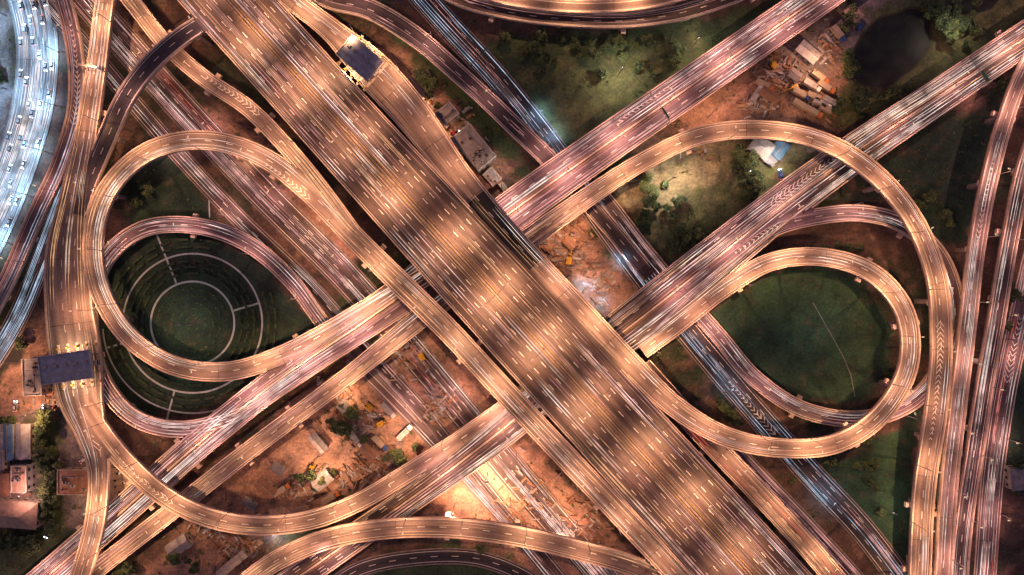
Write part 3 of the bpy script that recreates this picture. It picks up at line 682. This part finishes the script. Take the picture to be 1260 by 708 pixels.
# ------------------------------------------------------------ vehicles
for nme,c in(('car_white',(.7,.7,.7)),('car_silver',(.4,.4,.42)),('car_black',(.03,.03,.035)),('car_red',(.35,.03,.03)),('car_blue',(.04,.08,.25)),('truck_orange',(.45,.16,.05)),('canvas_tan',(.4,.32,.24)),('machine_yellow',(.55,.33,.04))): plain(nme,c,.3,0,.05)
plain('tyre',(.02,.02,.02),.9)
def carmesh(c):
    mb=MB()
    prof=[(-2.2,.35,.75,.78),(-2.0,.3,.9,.88),(-1.0,.3,.95,.9),(0.8,.3,.92,.9),(1.9,.3,.78,.86),(2.2,.38,.6,.72)]
    for a,b in zip(prof[:-1],prof[1:]):
        A_=[(a[0],-a[3],a[1]),(a[0],a[3],a[1]),(a[0],a[3]*.93,a[2]),(a[0],-a[3]*.93,a[2])];B_=[(b[0],-b[3],b[1]),(b[0],b[3],b[1]),(b[0],b[3]*.93,b[2]),(b[0],-b[3]*.93,b[2])]
        for i in range(4): j=(i+1)%4; mb.quad([A_[i],A_[j],B_[j],B_[i]],c)
    a=prof[0];mb.quad([(a[0],-a[3],a[1]),(a[0],-a[3]*.93,a[2]),(a[0],a[3]*.93,a[2]),(a[0],a[3],a[1])],c);a=prof[-1];mb.quad([(a[0],-a[3],a[1]),(a[0],a[3],a[1]),(a[0],a[3]*.93,a[2]),(a[0],-a[3]*.93,a[2])],c)
    mb.box((-.35,0,1.17),(2.7,1.6,.52),0,'glass_dark',.78,.62); mb.box((-.35,0,1.45),(1.6,1.2,.05),0,c)
    for x in(-1.35,1.35):
        for s in(-1,1): mb.cyl((x,s*.72,.33),(x,s*.92,.33),.33,.33,'tyre',12)
    for s in(-1,1): mb.box((2.14,s*.55,.68),(.4,.38,.16),0,'headlight'); mb.box((-2.18,s*.6,.76),(.14,.3,.14),0,'taillight'); mb.box((.65,s*.98,.98),(.15,.16,.12),0,c)
    return mb.mesh('car')
CM=[carmesh(c) for c in('car_white','car_silver','car_white','car_black','car_silver','car_red','car_blue')]
def truckmesh(c,box):
    mb=MB(); mb.box((-.8,0,.85),(7.6,.9,.25),0,'steel'); mb.box((2.6,0,1.75),(1.9,2.2,1.9),0,c,.93); mb.box((3.42,0,2.0),(.3,1.9,.8),0,'glass_dark')
    mb.box((-1.6,0,2.05),(6.0,2.35,2.1),0,box)
    for k in range(7): mb.box((-4.4+k*.93,0,3.13),(.12,2.3,.06),0,'steel')
    for x in(-3.6,-2.4,2.6):
        for s in(-1,1): mb.cyl((x,s*.85,.5),(x,s*1.15,.5),.5,.5,'tyre',12)
    for s in(-1,1): mb.box((3.6,s*.8,1.05),(.08,.35,.2),0,'paint_white')
    return mb.mesh('truck')
TR=[truckmesh('truck_orange','canvas_tan'),truckmesh('car_white','roof_white'),truckmesh('car_blue','canvas_tan')]
def excmesh():
    mb=MB()
    for s in(-1,1):
        mb.box((0,s*1.15,.45),(3.8,.55,.8),0,'tyre',.98,.85)
    mb.cyl((0,0,.6),(0,0,1.0),.8,.8,'steel',12)
    mb.box((-.5,0,1.6),(3.2,2.4,1.1),0,'machine_yellow',.92); mb.box((.6,.65,2.3),(1.3,1.0,1.2),0,'glass_dark',.85); mb.box((.6,.65,2.93),(1.2,.95,.08),0,'machine_yellow')
    mb.cyl((1.0,-.2,1.7),(3.6,-.2,4.0),.24,.2,'machine_yellow'); mb.cyl((3.6,-.2,4.0),(5.2,-.2,1.5),.2,.14,'machine_yellow'); mb.box((5.1,-.2,1.0),(.9,1.1,.9),0,'steel',.7)
    return mb.mesh('excavator')
EX=excmesh()
for px,py,a in((470,520,30),(455,500,140),(385,575,60),(300,650,10),(975,110,200),(700,320,80),(520,440,300),(950,80,120)):
    x,y,_=W(px,py); place(EX,'excavator',(x,y,.02),r_(a))
random.seed(4)
for ln in range(6):
    d=3+random.random()*6
    while d<E1.L-6:
        x,y,z,nx,ny,h=E1.at(d); o=-(h-.9)+2*(h-.9)*(ln+.5)/6+random.gauss(0,.15)
        a=E1.ang(d)+(math.pi if ln<3 else 0)
        place(random.choice((CM[0],CM[1],CM[2],CM[4])),'car',(x+nx*o,y+ny*o,z+.01),a+random.gauss(0,.02),.85)
        d+=random.uniform(9,30)
for px,py,a in((985,118,-30),(998,108,-30),(1003,122,-25),(1010,130,-28),(1018,138,-28),(985,132,-30),(1022,128,-30),(1008,98,-35),(940,108,-35),(930,116,60),(1050,30,-50),(470,545,-45),(500,530,40),(350,600,30),(620,232,-50),(545,200,-50),(1000,140,-28),(1015,110,-30),(410,610,30),(480,505,-45),(440,540,-45),(1030,45,-50),(280,640,40)):
    x,y,_=W(px,py); place(random.choice(TR),'truck',(x,y,0.02),r_(a)+random.gauss(0,.05))
for px,py in((105,565),(60,655),(60,500),(20,500),(960,215),(925,205),(350,640),(560,165),(60,610)):
    x,y,_=W(px,py); place(random.choice(CM),'car',(x,y,.02),random.random()*6)
plain('timber',(.3,.2,.13),.8); plain('rebar',(.2,.1,.06),.7)
def debris(px,py,rx,ry,n,rot):
    mb=MB()
    for k in range(n):
        x,y,_=W(px+random.gauss(0,.45)*rx,py+random.gauss(0,.45)*ry)
        sz=(random.uniform(.6,4.5),random.uniform(.25,1.1),random.uniform(.2,1.1))
        mb.box((x,y,sz[2]/2+.01+k*.002),sz,r_(rot)+random.choice((0,math.pi/2,random.random())),random.choice(('timber','rebar','concrete_grey','concrete_grey','roof_rust','roof_white')))
    mb.obj('debris_pile')
for a in((435,520,35,22,190,-45),(470,560,30,20,140,-45),(440,585,35,14,120,30),(370,600,25,20,100,30),(500,440,30,40,110,-45),(540,500,20,30,100,-45),(700,310,30,30,160,-45),(740,350,20,25,100,-45),(960,90,30,25,140,-35),(1000,120,25,20,80,-35),(560,170,30,40,100,-50),(520,110,20,30,80,-50),(300,680,35,20,130,40),(930,130,30,10,60,-20),(640,620,50,40,110,-45),(260,650,30,15,60,40),(860,190,20,10,15,0),(20,610,20,30,35,0),(1020,60,20,30,60,-45),(60,500,20,20,40,0),(720,640,40,40,80,-45),(410,480,20,20,70,40)): debris(*a)
plain('sign_green',(.02,.16,.07),.4)
def gantry(r,px,py):
    d=r.near(px,py);x,y,z,nx,ny,h=r.at(d); e=empty('gantry_sign',(x,y,z),math.atan2(ny,nx)); mb=MB()
    for s in(-1,1): mb.cyl((s*(h-.15),0,.9),(s*(h-.15),0,6.6),.2,.18,'steel')
    mb.box((0,-.25,6.4),(2*h,.15,.15),0,'steel');mb.box((0,.25,6.4),(2*h,.15,.15),0,'steel')
    for k in range(int(h*2/1.2)): mb.box((-h+.6+k*1.2,0,6.4),(.1,.45,.1),.5,'steel')
    mb.obj('truss',e); mb=MB(); mb.box((h*.45,.42,6.5),(h*.7,.12,2.2),0,'sign_green'); mb.box((h*.45,.49,6.8),(h*.5,.02,.25),0,'paint_white');mb.box((h*.45,.49,6.2),(h*.4,.02,.25),0,'paint_white'); mb.obj('sign_panel',e)
for a in((C1,810,135),(C2,1190,95),(D,118,90),(G3a,590,80),(V3,1245,420)): gantry(*a)
def flood(px,py,pw,col,hh=14):
    x,y,_=W(px,py)
    if above(x,y,0,hh+4,None,1.5): hh=6.0; pw*=0.3
    mb=MB(); mb.cyl((0,0,0),(0,0,hh),.2,.12,'steel'); mb.box((0,0,hh+.1),(1.8,.5,.2),0,'steel')
    for k in(-.6,0,.6): mb.box((k,0,hh-.08),(.45,.4,.1),0,'lens_warm' if col is not CY else 'lens_white')
    o=mb.obj('floodlight_mast',None,(x,y,0)); ld=bpy.data.lights.new('flood_light','SPOT'); ld.energy=BASE*pw; ld.color=col; ld.spot_size=r_(155); ld.spot_blend=.7; ld.shadow_soft_size=.4
    l=bpy.data.objects.new('flood_light',ld); scene.collection.objects.link(l); l.parent=o; l.location=(0,0,hh-.3)
WH=(1,.78,.6)
for a in((600,582,7,YE),(628,612,4,YE),(560,620,4,YE),(350,662,2,WH),(425,480,3,OR),(500,535,2.6,OR),(400,570,2.6,OR),(820,225,2.6,WH),(945,205,1.8,WH),(1000,90,2.2,OR),(700,290,1.6,OR),(735,360,1.4,OR),(545,170,2.0,OR),(615,215,.5,WH),(760,95,1.8,WH),(1160,45,.7,WH),(55,505,3,OR),(122,560,1.5,OR),(50,600,2.0,PK),(870,145,2,OR),(300,200,2.4,OR),(380,290,2,OR),(520,130,2.4,OR),(1000,400,.45,WH),(237,398,.7,WH),(230,460,.3,WH),(1080,620,.45,WH),(8,110,3,CY),(8,20,3,CY),(2,220,2.5,CY),(480,420,2,OR),(690,640,2.6,OR),(850,60,.9,WH),(20,445,2.5,OR)): flood(*a)
for a in((665,140,.35,CY,5),(682,165,.35,CY,5),(738,372,.35,CY,5),(718,352,.3,CY,5),(765,320,.3,CY,5),(340,655,.3,CY,5)): flood(*a)
# ------------------------------------------------------------ world, sun, camera
w=bpy.data.worlds.new('World'); scene.world=w; w.use_nodes=True; nt=w.node_tree
sky=nt.nodes.new('ShaderNodeTexSky'); sky.sky_type='NISHITA'; sky.sun_disc=False; sky.sun_elevation=r_(6); sky.sun_rotation=r_(300)
mx=nt.nodes.new('ShaderNodeMix'); mx.data_type='RGBA'; mx.blend_type='MULTIPLY'; mx.inputs[0].default_value=1; mx.inputs[7].default_value=(1.0,0.54,0.66,1)
nt.links.new(sky.outputs[0],mx.inputs[6]); bg=nt.nodes['Background']; nt.links.new(mx.outputs[2],bg.inputs[0]); bg.inputs[1].default_value=0.15
sl=bpy.data.lights.new('sun','SUN'); sl.energy=0.15; sl.angle=r_(10); sl.color=(1,.56,.64); so=bpy.data.objects.new('sun',sl); scene.collection.objects.link(so); so.rotation_euler=(r_(50),0,r_(-60))
cam=bpy.data.cameras.new('camera'); co=bpy.data.objects.new('camera',cam); scene.collection.objects.link(co); co.location=(0,0,H); co.rotation_euler=(0,0,0)
cam.sensor_width=36; cam.lens=36*H/(1260*SC); cam.clip_end=9000; cam.clip_start=1; scene.camera=co
scene.view_settings.view_transform='Standard'; scene.view_settings.look='None'; scene.view_settings.exposure=0
print('OBJ',len(bpy.data.objects))
